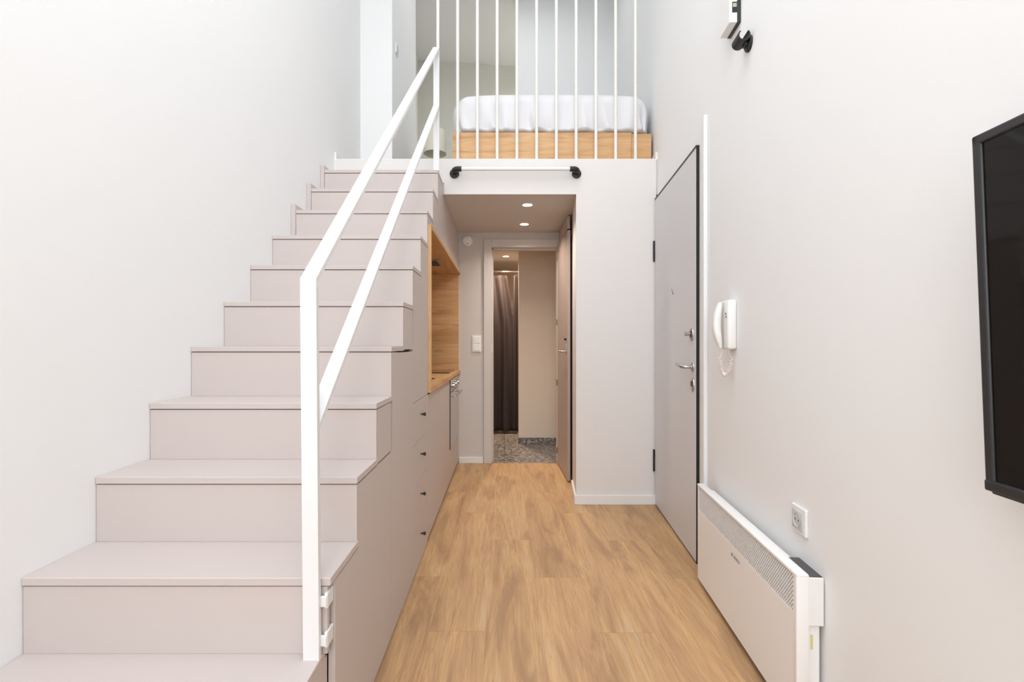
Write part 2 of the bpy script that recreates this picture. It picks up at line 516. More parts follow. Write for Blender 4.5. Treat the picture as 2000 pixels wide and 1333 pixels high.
# bathroom shell
sbox('wall_bathroom_left', M['bathwall'], 'beige left wall of the bathroom', 'wall', -0.75, -0.65, YE + 0.1, 7.2, 0, ZC)
sbox('wall_bathroom_right', M['bathwall'], 'beige right wall of the bathroom', 'wall', 0.95, 1.05, YE + 0.1, 7.2, 0, ZC)
sbox('wall_bathroom_front', M['bathwall'], 'beige partition wall beside the shower curtain', 'wall', 0.167, 0.95, 5.61, 5.71, 0, ZC)
sbox('wall_bathroom_back', M['bathwall'], 'beige back wall behind the shower curtain', 'wall', -0.65, 0.95, 7.1, 7.2, 0, ZC)
sbox('baseboard_bathroom', M['terrazzo'], 'grey terrazzo skirting under the beige partition', 'baseboard', 0.160, 0.95, 5.598, 5.61, 0, 0.07, 0.002)
sbox('trim_2', M['dark'], 'dark threshold line at the shower', 'trim', -0.65, 0.167, 6.22, 6.235, 0, 0.012)

# loft walls
sbox('wall_pillar', M['wall'], 'white wall return at the left of the loft', 'wall', XL, -0.965, 4.14, 5.25, ZL, CEIL)
bm = nb(); add_prism(bm, [(0.132, 5.65), (W(5.65), 5.65), (W(5.75), 5.75), (0.132, 5.75)], 2, ZL, CEIL)
struct('wall_loft_back', bm, M['wall'], 'pale grey wall behind the loft bed', 'wall')
bm = nb(); add_prism(bm, [(XL, 6.87), (1.4, 7.18), (1.4, 7.3), (XL, 7.3)], 2, ZL, CEIL)
struct('wall_loft_room', bm, M['loftwall'], 'wall of the room beyond the loft, dim light put into its grey green tone', 'wall')

# ------------------------------------------------------------------ staircase
st = thing('staircase', 'taupe box staircase climbing along the white left wall to the loft', 'staircase', (XL + 0.4, Y0, 0))
for k in range(-2, 10):
    y0, z1 = YK(k), ZK(k)
    xr = -0.445 if k >= 0 else -0.465
    z_below = ZK(k - 1) if k > -2 else 0.0
    y_end = YK(k + 1) + 0.018 if k < 9 else YL - 0.007
    xl = XL + 0.001 if k < 7 else XL + 0.029
    bm = nb(); add_box(bm, xl, xr, y0, y_end, z1 - 0.0205, z1, 0.0015, 1)
    obj('tread', bm, M['taupe'], st)
    xr2 = XF if k >= 1 else (-0.4547 if k == 0 else -0.467)
    bm = nb(); add_box(bm, xl + 0.001, xr2, y0 + 0.004, y0 + 0.019, z_below + 0.0005, z1 - 0.0235)
    obj('riser', bm, M['taupe'], st)
    bm = nb(); add_box(bm, xl + 0.001, xr2 - 0.002, y0 + 0.008, y0 + 0.019, z1 - 0.0235, z1 - 0.0205)
    obj('shadow_gap', bm, M['dark'], st)
    if k >= 7:
        bm = nb(); add_box(bm, XL + 0.001, XL + 0.028, y0, y_end - 0.02, z_below + 0.034, z1 + 0.033, 0.001, 1)
        obj('wall_filler', bm, M['taupe'], st)
# side of the lowest steps
bm = nb(); add_prism(bm, [(YK(-2) + 0.02, 0.005), (1.268, 0.005), (1.268, ZK(-1) - 0.022), (YK(-1) + 0.02, ZK(-1) - 0.022), (YK(-1) + 0.02, ZK(-2) - 0.022), (YK(-2) + 0.02, ZK(-2) - 0.022)], 0, -0.484, -0.467)
obj('side_panel', bm, M['taupe2'], st)
G = 0.0012
TH = 0.0215  # tread thickness


def face_prism(name, pts, m, parent, x0=XF - 0.018, x1=XF):
    bm = nb(); add_prism(bm, pts, 0, x0, x1)
    return obj(name, bm, m, parent)


# dark carcass behind the side fronts, its colour stands in for gap shade
face_prism('carcass_side', [(1.30, 0.0), (4.69, 0.0), (4.69, 0.85), (2.80, 0.85), (2.80, ZK(6) - .03), (YK(6) + .03, ZK(6) - .03), (YK(6) + .03, ZK(5) - .03),
                        (YK(5) + .03, ZK(5) - .03), (YK(5) + .03, ZK(4) - .03),
                        (YK(4) + .03, ZK(4) - .03), (YK(4) + .03, ZK(3) - .03), (YK(3) + .03, ZK(3) - .03), (YK(3) + .03, ZK(2) - .03), (YK(2) + .03, ZK(2) - .03),
                        (YK(2) + .03, ZK(1) - .03), (YK(1) + .03, ZK(1) - .03), (YK(1) + .03, ZK(0) - .03), (1.30, ZK(0) - .03)], M['dark'], st, XF - 0.034, XF - 0.0185)
face_prism('carcass_side', [(2.83, 1.88), (4.69, 1.88), (4.69, ZC - 0.004), (3.46, ZC - 0.004), (YK(9) + .03, ZK(9) - .03), (YK(9) + .03, ZK(8) - .03), (YK(8) + .03, ZK(8) - .03),
                            (YK(8) + .03, ZK(7) - .03), (2.83, ZK(7) - .03)], M['dark'], st, XF - 0.034, XF - 0.0185)
# small filler fronts that sit under single treads
face_prism('side_filler', [(YK(2) + .0195, ZK(1) - TH + .004), (YK(3) - G, ZK(1) - TH + .004), (YK(3) - G, ZK(2) - TH - .002), (YK(2) + .0195, ZK(2) - TH - .002)], M['taupe2'], st)
face_prism('side_filler', [(YK(4) + .0195, ZK(3) - TH + .006), (YK(5) - G, ZK(3) - TH + .006), (YK(5) - G, ZK(4) - TH - .002), (YK(4) + .0195, ZK(4) - TH - .002)], M['taupe2'], st)

# stair cabinets below
ca = thing('stair_cabinet', 'handleless taupe cupboard front under the lowest steps behind the white post', 'cabinet', (XF - 0.2, 1.6, 0), group='cupboard fronts under the stairs')
face_prism('door', [(1.272, .008), (YK(3) - G, .008), (YK(3) - G, ZK(1) - TH - .004), (YK(1) + .0195, ZK(1) - TH - .004), (YK(1) + .0195, ZK(0) - TH - .003), (1.272, ZK(0) - TH - .003)], M['taupe2'], ca)
cb = thing('stair_cabinet', 'handleless taupe cupboard front just left of the four drawers', 'cabinet', (XF - 0.2, 2.12, 0), group='cupboard fronts under the stairs')
face_prism('door', [(YK(3) + G, .008), (2.349, .008), (2.349, ZK(3) - TH - .006), (YK(4) + .0195, ZK(3) - TH - .006), (YK(3) + .0195, ZK(3) - TH - .002), (YK(3) + .0195, ZK(1) - TH), (YK(3) + G, ZK(1) - TH)], M['taupe2'], cb)
cc = thing('tall_cabinet', 'taupe cupboard front above the drawers and left of the oak niche', 'cabinet', (XF - 0.2, 2.58, 0.875))
face_prism('door', [(2.351, .875), (2.809, .875), (2.809, 1.866), (YK(7) + .0195, 1.866), (YK(7) + .0195, ZK(6) - TH - .002), (YK(6) + .0195, ZK(6) - TH - .002), (YK(6) + .0195, ZK(5) - TH - .002),
                    (YK(5) + .0195, ZK(5) - TH - .002), (YK(5) + .0195, ZK(3)), (2.351, ZK(3))], M['taupe2'], cc)
cd = thing('wall_cabinet', 'long taupe cupboard front above the oak kitchen niche', 'cabinet', (XF - 0.2, 3.7, 1.87))
face_prism('door', [(YK(7) + .0195, 1.868), (4.698, 1.868), (4.698, ZC - .002), (YL - .009, ZC - .002), (YL - .009, ZK(9) - TH - .002), (YK(9) + .0195, ZK(9) - TH - .002), (YK(9) + .0195, ZK(8) - TH - .002),
                    (YK(8) + .0195, ZK(8) - TH - .002), (YK(8) + .0195, ZK(7) - TH - .002), (YK(7) + .0195, ZK(7) - TH - .002)], M['taupe2'], cd)

# drawers
du = thing('drawer_unit', 'taupe stack of four drawers with small black knobs under the oak niche', 'drawer unit', (XF - 0.2, 2.58, 0))
zs = [.873, .660, .447, .234, .008]
for i in range(4):
    dr = bx('drawer', M['taupe2'], du, XF - .018, XF, 2.352, 2.805, zs[i + 1] + G, zs[i] - G, .0008)
    bm = nb(); zc = zs[i] - .083
    add_cyl(bm, (XF, 2.58, zc), (XF + .016, 2.58, zc), .0045, 16)
    add_cyl(bm, (XF + .014, 2.58, zc), (XF + .026, 2.58, zc), .009, 20)
    tag(obj('knob', bm, M['black'], dr, smooth=True), 'small black round drawer knob')
# base cabinet between drawers and oven
bc = thing('base_cabinet', 'plain taupe kitchen cupboard under the oak worktop between drawers and oven', 'cabinet', (XF - 0.2, 3.37, 0))
bx('door', M['taupe2'], bc, XF - .018, XF, 2.808, 3.928, .030, .868, .0008)
bx('plinth', M['dark'], bc, XF - .0185, XF - .012, 2.81, 4.69, .0, .029)
# oven
ov = thing('oven', 'built-in steel and dark glass oven below the worktop at the corridor end', 'oven', (XF - 0.25, 4.25, 0))
bx('body', M['darkgrey'], ov, XF - .45, XF - .036, 3.94, 4.56, .30, .846)
bx('control_panel', M['steel'], ov, XF - .018, XF + .004, 3.932, 4.568, .765, .866, .001)
bx('oven_door', M['glass'], ov, XF - .018, XF + .006, 3.932, 4.568, .300, .760, .002)
bx('door_frame', M['darkgrey'], ov, XF - .018, XF + .0075, 3.930, 3.940, .298, .866, .001)
bm = nb(); add_cyl(bm, (XF + .048, 3.97, .728), (XF + .048, 4.53, .728), .009, 16)
for y in (4.02, 4.48): add_box(bm, XF + .005, XF + .05, y - .008, y + .008, .722, .734, .002)
obj('handle', bm, M['steel'], ov, smooth=True)
for y in (4.06, 4.25, 4.44):
    bm = nb(); add_cyl(bm, (XF + .003, y, .815), (XF + .03, y, .815), .021, 28, r2=.019)
    obj('control_knob', bm, M['steel'], ov, smooth=True)
of = thing('base_cabinet', 'low taupe front panel under the built-in oven', 'cabinet', (XF - 0.2, 4.25, 0))
bx('drawer', M['taupe2'], of, XF - .018, XF, 3.931, 4.57, .030, .296, .0008)
bx('filler', M['taupe2'], of, XF - .018, XF, 4.572, 4.699, .030, .868)

# oak niche
ni = thing('kitchen_niche', 'oak lined recess with projecting oak frame above the worktop', 'niche', (XF - 0.3, 3.75, .911))
XN = XF + .020
bx('side_panel', M['oakz'], ni, XL + .01, XN, 2.811, 2.831, .9112, 1.843, .0008)
bx('top_panel', M['oaky'], ni, XL + .01, XN, 2.811, 4.699, 1.843, 1.8665, .0008)
bx('end_panel', M['oakx'], ni, XL + .01, XF + .002, 4.681, 4.699, .9112, 1.843)
bx('back_panel', M['oaky'], ni, XL + .001, XL + .0095, 2.811, 4.68, .9112, 1.843)
bx('worktop', M['oaky'], None, XL + .01, XN, 2.811, 4.699, .8805, .911, .0012)
tag(bpy.data.objects['worktop'], 'oak kitchen worktop with a projecting front edge inside the niche', 'worktop')
hb = thing('hob', 'black glass hob lying on the oak worktop', 'hob', (-0.75, 4.38, .911))
bx('glass_plate', M['hob'], hb, -1.10, -.475, 4.14, 4.62, .911, .918, .002)
bm = nb(); add_lathe(bm, [(0, .004), (.014, .004), (.018, .006), (.022, .0045), (.024, 0.0)], 28, Matrix.Translation((-.528, 3.50, .911)))
tag(obj('worktop_fitting', bm, M['black'], smooth=True), 'small round black fitting set in the oak worktop', 'fitting')
ex = thing('extractor_hood', 'flush grey extractor fan in the ceiling of the oak niche', 'extractor', (-0.62, 4.0, 1.83))
bm = nb()
add_box(bm, -.86, -.52, 3.86, 4.16, 1.836, 1.8428, .001)
obj('housing', bm, M['steel'], ex)
bm = nb()
for i in range(12): add_box(bm, -.83, -.55, 3.885 + i * .021, 3.897 + i * .021, 1.833, 1.8355)
obj('grille', bm, M['darkgrey'], ex)

# ------------------------------------------------------------------ stair railing
ra = thing('stair_railing', 'white flat steel stair railing with two sloping rails and end posts', 'railing', (-.486, 1.22, ZK(-1)))
PY0, PY1 = 1.210, 1.227
ztop = 1.333
bm = nb()
pts = [(-.506, ZK(-1)), (-.466, ZK(-1)), (-.4733, ztop - .0195), (-.5137, ztop - .0195)]
add_prism(bm, pts, 1, PY0, PY1)
obj('lower_post', bm, M['steelw'], ra)
UPY = 3.250
bx('upper_post', M['steelw'], ra, -.479, -.440, UPY, UPY + .015, ZK(9), 3.172, .0008)


def flat_rail(name, p0, p1, wdt, th, xs0, xs1):
    """flat bar: wide in x, thickness perpendicular to slope"""
    d = Vector((0, p1[0] - p0[0], p1[1] - p0[1])).normalized()
    n = Vector((0, -d.z, d.y))
    bm = nb()
    v = []
    for (y, z), xc in ((p0, xs0), (p1, xs1)):
        for (a, b_) in ((-1, 0), (1, 0), (1, -1), (-1, -1)):
            q = Vector((xc + a * wdt / 2, y, z)) + Vector((0, 0, b_ * th / d.y))
            v.append(bm.verts.new(q))
    for i in range(4):
        bm.faces.new((v[i], v[(i + 1) % 4], v[4 + (i + 1) % 4], v[4 + i]))
    bm.faces.new(v[0:4]); bm.faces.new(v[4:8])
    bmesh.ops.recalc_face_normals(bm, faces=bm.faces[:])
    obj(name, bm, M['steelw'], ra)


flat_rail('top_rail', (PY0, ztop), (UPY, 3.172), .0405, .014, -.4935, -.4595)
flat_rail('middle_rail', (PY1, 1.012 - .045), (UPY, 2.815 - .035), .0400, .014, -.4905, -.4595)
for zc in (.412, .512):
    bm = nb()
    add_box(bm, -.468, -.452, PY0 + .012, PY1 + .003, zc - .014, zc + .014, .003)
    add_box(bm, -.460, -.4505, PY1, 1.271, zc - .020, zc + .020, .003)
    obj('bracket', bm, M['steelw'], ra)

# loft balustrade
ba = thing('loft_balustrade', 'row of thin white vertical bars along the loft edge', 'balustrade', (.24, YL + .025, ZL))
for i in range(11):
    x = -.487 + i * .1448
    bm = nb(); add_cyl(bm, (x, YL + .025, ZL + .008), (x, YL + .025, CEIL), .0112, 20)
    obj('baluster', bm, M['bar'], ba, smooth=True)

# ------------------------------------------------------------------ loft bed
BX0, BX1, BY0, BY1 = -.389, 1.106, 3.62, 5.60
bed = thing('loft_bed', 'low oak bed base on the sleeping loft', 'bed', ((BX0 + BX1) / 2, 4.6, ZL + .001))
bx('front_panel', M['oakx'], bed, BX0, .955, BY0, BY0 + .018, ZL + .001, 2.757, .001)
bx('front_drawer', M['oakx'], bed, .957, BX1, BY0 + .001, BY0 + .018, ZL + .001, 2.745, .001)
bx('base_body', M['oakx'], bed, BX0 + .001, BX1 - .001, BY0 + .0185, BY1, ZL + .001, 2.755)
ma = thing('mattress', 'thick mattress in a creased white fitted sheet on the oak bed', 'mattress', ((BX0 + BX1) / 2, 4.6, 2.757))
t = bmesh.new()
NX, NY, NZ = 120, 30, 26
hx, hy, hz = (BX1 - BX0) / 2 + .002, (BY1 - BY0) / 2 + .004, .150
cx, cy, cz = (BX0 + BX1) / 2, (BY0 + BY1) / 2, 2.758 + .150
R = .115
random.seed(4)


def mattress_pt(u, v, wq):
    # rounded box: clamp to inner box and push out
    p = Vector((u * hx, v * hy, wq * hz))
    rz = R if p.z > 0 else .03
    rr = Vector((.12, .12, rz))
    inner = Vector((max(-hx + rr.x, min(hx - rr.x, p.x)), max(-hy + rr.y, min(hy - rr.y, p.y)), max(-hz + rr.z, min(hz - rr.z, p.z))))
    d = Vector(((p.x - inner.x) / rr.x, (p.y - inner.y) / rr.y, (p.z - inner.z) / rr.z))
    q = inner.copy()
    if d.length > 1e-6:
        dn = d.normalized()
        q = inner + Vector((dn.x * rr.x, dn.y * rr.y, dn.z * rr.z))
        nrm = dn
    else:
        nrm = Vector((0, 0, 1))
    # creases on the front side, slanting, stronger to the bottom
    fz = max(0, min(1, (0.55 - wq) / 1.3))
    s = 0
    for (f, sl, a, ph) in ((34, 13, .0030, 0.3), (51, 18, .0020, 1.7), (23, -7, .0030, 2.1), (80, 10, .0010, .5)):
        s += a * math.sin(p.x * f + sl * p.z + ph + 1.3 * math.sin(p.x * 5 + ph))
    q += nrm * s * fz * 4.0 * max(0.0, 1 - 1.6 * abs(nrm.z))
    q.z = max(q.z, -hz)
    q.z += .034 * (1 - u ** 4) * (1 if wq > 0 else 0) * .8
    # sheet bulges slightly in the middle of height
    return Vector((cx, cy, cz)) + q


def patch(fn, n, m):
    g = [[t.verts.new(fn(i / n * 2 - 1, j / m * 2 - 1)) for j in range(m + 1)] for i in range(n + 1)]
    for i in range(n):
        for j in range(m):
            t.faces.new((g[i][j], g[i + 1][j], g[i + 1][j + 1], g[i][j + 1]))


patch(lambda a, b: mattress_pt(a, -1, b), NX * 2, NZ * 2)
patch(lambda a, b: mattress_pt(a, 1, b), NX, NZ)
patch(lambda a, b: mattress_pt(a, b, 1), NX * 2, NY)
patch(lambda a, b: mattress_pt(a, b, -1), NX * 2, NY)
patch(lambda a, b: mattress_pt(-1, a, b), NY, NZ * 2)
patch(lambda a, b: mattress_pt(1, a, b), NY, NZ * 2)
bmesh.ops.remove_doubles(t, verts=t.verts[:], dist=.0008)
bmesh.ops.recalc_face_normals(t, faces=t.faces[:])
obj('fitted_sheet', t, M['sheet'], ma, smooth=True)

# lamp by the bed
LX, LY = -.665, 4.62
la = thing('floor_lamp', 'small floor lamp with a cream drum shade left of the loft bed', 'lamp', (LX, LY, ZL))
bm = nb(); add_lathe(bm, [(0, 0), (.075, 0), (.075, .012), (.01, .02), (0, .02)], 32, Matrix.Translation((LX, LY, ZL))); obj('base', bm, M['steelw'], la, smooth=True)
bm = nb(); add_cyl(bm, (LX, LY, ZL + .015), (LX, LY, ZL + .66), .007); obj('pole', bm, M['steelw'], la, smooth=True)
bm = nb(); add_lathe(bm, [(.106, .485), (.108, .485), (.102, .70), (.100, .70), (.106, .485)], 40, Matrix.Translation((LX, LY, ZL)))
obj('lamp_shade', bm, M['shade'], la, smooth=True)
bm = nb()
for a in (0, 2 * PI / 3, 4 * PI / 3): add_cyl(bm, (LX, LY, ZL + .65), (LX + .100 * math.cos(a), LY + .100 * math.sin(a), ZL + .695), .0025, 8)
add_lathe(bm, [(0, .54), (.02, .545), (.03, .57), (.02, .61), (.012, .65), (0, .65)], 20, Matrix.Translation((LX, LY, ZL)))
obj('bulb', bm, M['white'], la, smooth=True)

# switch on the pillar side in the loft
sw = thing('light_switch', 'small white switch on the grey side of the loft wall return', 'switch', (-.965, 4.30, 3.79))
bx('plate', M['white'], sw, -.965, -.955, 4.26, 4.34, 3.75, 3.84, .002)
bx('rocker', M['whitegrey'], sw, -.955, -.951, 4.275, 4.325, 3.765, 3.825, .001)

# ------------------------------------------------------------------ bar on fascia
ZB_ = 2.408
rb = thing('wall_bar', 'white horizontal tube between black elbow brackets under the loft edge', 'rail', (.08, YL, ZB_))
yb = YL - .066
bm = nb(); add_cyl(bm, (-.318, yb, ZB_ + .008), (.480, yb, ZB_ + .008), .0135, 20); obj('bar', bm, M['steelw'], rb, smooth=True)
for sx, sgn in ((-.362, 1), (.524, -1)):
    bm = nb()
    add_lathe(bm, [(0, 0), (.034, 0), (.034, .008), (.02, .012), (0, .012)], 28, Matrix.Translation((sx, YL - .006, ZB_ - .006)) @ Matrix.Rotation(PI / 2, 4, 'X'))
    pts = [(sx, YL - .012, ZB_)]
    for a in range(0, 7):
        th = a / 6 * PI / 2
        pts.append((sx + sgn * .022 * (1 - math.cos(th)), yb + .022 - .022 * math.sin(th), ZB_ + .008 * a / 6))
    pts.append((sx + sgn * .056, yb, ZB_ + .008))
    add_tube(bm, pts, .0185, 18)
    obj('bracket', bm, M['black'], rb, smooth=True)

# ------------------------------------------------------------------ downlights


def downlight(x, y, z, r, label, energy, grp, spread=2.4, lcol=(1, .91, .80)):
    t_ = thing('downlight', label, 'downlight', (x, y, z), group=grp)
    bm = nb(); add_lathe(bm, [(r * .82, -.001), (r * .84, -.004), (r, -.005), (r * 1.04, 0), (r * .82, 0)], 36); obj('ring', bm, M['trim'], t_, local=True, smooth=True)
    bm = nb(); add_lathe(bm, [(0, -.0035), (r * .8, -.003), (r * .82, 0), (0, 0)], 32); obj('lens', bm, M['lens'], t_, local=True, smooth=True)
    area('lamp_light', (0, 0, -.012), (0, 0, 0), r * 1.6, 0, energy, lcol, t_, 'DISK', spread)


downlight(.180, 3.76, ZC, .045, 'round lit recessed spotlight in the corridor ceiling, nearer the room', 4.2, 'recessed spotlights in the corridor ceiling')
downlight(.1815, 4.37, ZC, .045, 'round lit recessed spotlight in the corridor ceiling, nearer the bathroom door', 4.2, 'recessed spotlights in the corridor ceiling')
downlight(.02, 5.98, ZC, .045, 'round lit recessed spotlight in the bathroom ceiling above the shower curtain', 20, None, lcol=(1, .76, .54))

# smoke detector
sd = thing('smoke_detector', 'round white smoke detector on the corridor end wall beside the door frame', 'smoke detector', (-.359, YE, 2.17))
TR = Matrix.Translation((-.359, YE, 2.17)) @ Matrix.Rotation(PI / 2, 4, 'X')
bm = nb(); add_lathe(bm, [(0, .03), (.03, .03), (.045, .024), (.052, .010), (.052, 0), (0, 0)], 40, TR); obj('housing', bm, M['white'], sd, smooth=True)
bm = nb(); add_cyl(bm, (-.359, YE - .028, 2.138), (-.359, YE - .0325, 2.138), .005, 16); obj('sensor', bm, M['darkgrey'], sd)
bx('test_button', M['whitegrey'], sd, -.366, -.352, YE - .0318, YE - .028, 2.194, 2.204, .001)
# two gang switch
s2 = thing('wall_switch', 'white double switch plate on the corridor end wall left of the door frame', 'switch', (-.27, YE, 1.165))
bx('frame', M['white'], s2, -.315, -.225, YE - .010, YE, 1.085, 1.245, .003)
for z in (1.097, 1.169): bx('rocker', M['white'], s2, -.304, -.236, YE - .015, YE - .010, z, z + .064, .0025)

# ------------------------------------------------------------------ bathroom door
d2 = thing('door_2', 'taupe bathroom door standing open at the end of the corridor', 'door', (DX1, YE, 0), kind='structure')
bm = nb()
add_box(bm, DX0 - .078, DX0, YE - .024, YE, 0, DZ + .078, .003)
add_box(bm, DX1, DX1 + .075, YE - .024, YE, 0, DZ + .078, .003)
add_box(bm, DX0, DX1, YE - .024, YE, DZ, DZ + .078, .003)
obj('architrave', bm, M['warmwall'], d2)
bm = nb()
add_box(bm, DX0 - .02, DX0, YE, YE + .10, 0, DZ + .02, .001)
add_box(bm, DX1, DX1 + .02, YE, YE + .10, 0, DZ + .02, .001)
add_box(bm, DX0, DX1, YE, YE + .10, DZ, DZ + .02, .001)
add_box(bm, DX0, DX0 + .014, YE + .045, YE + .10, 0, DZ, .001)
add_box(bm, DX0, DX1, YE + .045, YE + .10, DZ - .014, DZ, .001)
obj('jamb', bm, M['warmwall'], d2)
# leaf: from hinge (0.517,4.675) to free edge
h = Vector((.517, 4.675)); fr = Vector((.5315, 4.046)); L = (fr - h).length
ang = math.atan2(fr.y - h.y, fr.x - h.x)
LM = Matrix.Translation((h.x, h.y, 0)) @ Matrix.Rotation(ang, 4, 'Z')   # local x along leaf, local y to the +X side
bm = nb(); add_box(bm, 0, L, 0.0, .024, .012, 2.122, .0015, mtx=LM)
lf = obj('leaf', bm, M['leaf'], d2)
bm = nb()
p = LM @ Vector((L - .07, -.018, 1.205)); q = LM @ Vector((L - .07, 0, 1.205))
add_cyl(bm, p, q, .010, 20); tag(obj('knob', bm, M['black'], lf, smooth=True), 'black round knob')
bm = nb()
add_tube(bm, [LM @ Vector((L - .06, 0, 1.10)), LM @ Vector((L - .06, -.045, 1.10)), LM @ Vector((L - .075, -.052, 1.10)), LM @ Vector((L - .17, -.052, 1.10))], .0075, 12)
add_box(bm, L - .078, L - .042, -.006, 0, 1.08, 1.17, .002, mtx=LM)
tag(obj('handle', bm, M['steel'], lf, smooth=True), 'steel lever handle')
for z in (2.0, 1.375, .79, .13):
    bm = nb(); add_box(bm, -.004, .012, -.003, .002, z - .028, z + .028, .001, mtx=LM)
    add_cyl(bm, (.508, 4.678, z - .028), (.508, 4.678, z + .028), .005, 12)
    tag(obj('hinge', bm, M['steel'], lf), 'small steel hinge')
bx('strike_plate', M['white'], d2, DX0, DX0 + .004, YE + .005, YE + .035, 1.08, 1.16, .001)

# closet front behind the open leaf
cl = thing('closet', 'taupe closet front behind the open bathroom door', 'closet', (bs(4.3), 4.3, 0))
bm = nb(); add_prism(bm, [(bs(3.905) + .004, 3.905), (bs(3.905) + .026, 3.905), (bs(4.15) + .026, 4.15), (bs(4.15) + .004, 4.15)], 2, .03, ZC - .03)
obj('side_post', bm, M['leaf'], cl)
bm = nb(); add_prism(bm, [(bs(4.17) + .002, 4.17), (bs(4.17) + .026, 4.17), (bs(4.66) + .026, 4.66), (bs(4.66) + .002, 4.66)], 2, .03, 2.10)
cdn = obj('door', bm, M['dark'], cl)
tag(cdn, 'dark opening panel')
bm = nb(); add_cyl(bm, (bs(4.25) - .012, 4.25, 1.205), (bs(4.25) + .006, 4.25, 1.205), .009, 16); obj('knob', bm, M['black'], cl, smooth=True)
bm = nb(); add_box(bm, .531, .553, 4.048, 4.66, 2.136, ZC - .012, .001); obj('header_board', bm, M['leaf'], cl)

# ------------------------------------------------------------------ shower curtain
rod = thing('curtain_rail', 'chrome shower rail with rings across the shower', 'curtain rail', (0, 6.25, 2.10))
bm = nb(); add_cyl(bm, (-.65, 6.25, 2.10), (.95, 6.25, 2.10), .0125, 20); obj('rod', bm, M['chrome'], rod, smooth=True)
xs = [-.60, -.50, -.40, -.30, -.205, -.155, -.10, -.045, .0, .045, .125, .150, .172]
for x in xs:
    bm = nb()
    add_tube(bm, [(x, 6.25 + .020 * math.sin(a / 14 * 2 * PI), 2.092 + .024 * math.cos(a / 14 * 2 * PI)) for a in range(15)], .002, 8, caps=False)
    obj('ring', bm, M['chrome'], rod, smooth=True)
cu = thing('shower_curtain', 'dark grey pleated shower curtain hanging behind the bathroom door opening', 'shower curtain', (-.1, 6.25, .03))


def curtain_panel(xl_top, xr_top, xl_bot, xr_bot, amp, folds, ph):
    bm = nb(); NU, NV = 160, 40; g = []
    for i in range(NU + 1):
        u = i / NU; col = []
        for j in range(NV + 1):
            v = j / NV
            s = v ** 0.6
            a = xl_top + (xl_bot - xl_top) * min(1, v * 3.2)
            b_ = xr_top + (xr_bot - xr_top) * min(1, v * 3.2)
            x = a + (b_ - a) * u
            y = 6.25 + amp * (.75 + .4 * s) * math.sin(u * folds * 2 * PI + ph + .5 * math.sin(u * 9 + 2 * v)) + .012 * math.sin(u * 23 + v * 3)
            sag = .012 * (0.5 - .5 * math.cos(u * folds * 2 * PI * 1.0 + ph)) * (1 - v)
            col.append(bm.verts.new((x + .008 * math.sin(u * 31 + v * 4), y, 2.062 - v * 2.03 - sag)))
        g.append(col)
    for i in range(NU):
        for j in range(NV): bm.faces.new((g[i][j], g[i + 1][j], g[i + 1][j + 1], g[i][j + 1]))
    o = obj('fabric', bm, M['curtain'], cu, smooth=True)
    sm = o.modifiers.new('thickness', 'SOLIDIFY'); sm.thickness = .0015
    return o


curtain_panel(-.62, .035, -.62, .118, .036, 5.5, .3)
curtain_panel(.118, .195, .108, .195, .022, 2, 1.2)

# ------------------------------------------------------------------ entrance door (wall-local frame: +x out, -y away from camera)
d1 = wallthing('door_1', 'pale grey flush entrance door with black edges in the right wall', 'door', 2.546, 0, kind='structure')
DL = .948
bx('frame', M['wall'], d1, 0, .004, -DL, .068, 0, 2.30, .001, local=True)
bx('leaf_edge', M['black'], d1, .004, .021, -DL + .004, 0, .010, 2.206, .0, local=True)
bx('gasket', M['black'], d1, .004, .0222, -DL + .001, .0, 2.2065, 2.220, local=True)
bx('leaf', M['doorw'], d1, .021, .0225, -DL + .008, -.001, .012, 2.204, .0, local=True)
bx('threshold', M['dark'], d1, .0, .018, -DL, 0, 0, .0095, local=True)
for z0_, z1_ in ((1.765, 1.912), (.243, .40)):
    bm = nb(); zm = (z0_ + z1_) / 2
    add_cyl(bm, (.028, -DL + .004, z0_), (.028, -DL + .004, zm - .002), .008, 16)
    add_cyl(bm, (.028, -DL + .004, zm + .002), (.028, -DL + .004, z1_), .008, 16)
    add_cyl(bm, (.028, -DL + .004, z0_ + .01), (.028, -DL + .004, z1_ - .01), .005, 12)
    tag(obj('hinge', bm, M['black'], d1, local=True, smooth=True), 'black barrel hinge')
RX = Matrix.Rotation(PI / 2, 4, 'Y')


def rose(bm, y, z, ry, rz, th=.008, x=.0225):
    sc = Matrix.Diagonal((rz, ry, 1, 1))
    add_lathe(bm, [(0, th), (.8, th), (.97, th * .6), (1, 0), (0, 0)], 36, Matrix.Translation((x, y, z)) @ RX @ sc)


yl = lambda Y: -(Y - 2.546) * 1.0034
# peephole
bm = nb(); rose(bm, yl(2.985), 1.485, .010, .010, .005)
ph_ = obj('peephole', bm, M['steel'], d1, local=True, smooth=True)
bm = nb(); rose(bm, yl(2.985), 1.485, .006, .006, .0065); obj('lens', bm, M['black'], ph_, local=True)
bm = nb(); add_tube(bm, [(.026, yl(2.975), 1.492), (.030, yl(2.995), 1.512), (.028, yl(3.012), 1.495), (.026, yl(3.005), 1.476)], .0016, 8); obj('cover', bm, M['steel'], ph_, local=True)
# upper lock
bm = nb(); rose(bm, yl(2.612), 1.218, .026, .036, .009)
lk = obj('lock', bm, M['steel'], d1, local=True, smooth=True)
bm = nb(); rose(bm, yl(2.612), 1.219, .016, .022, .010); obj('cylinder_surround', bm, M['black'], lk, local=True, smooth=True)
bm = nb(); add_cyl(bm, (.030, yl(2.612), 1.220), (.052, yl(2.612), 1.220), .008, 20); add_cyl(bm, (.052, yl(2.612), 1.220), (.062, yl(2.612), 1.220), .012, 24)
obj('knob', bm, M['steel'], lk, local=True, smooth=True)
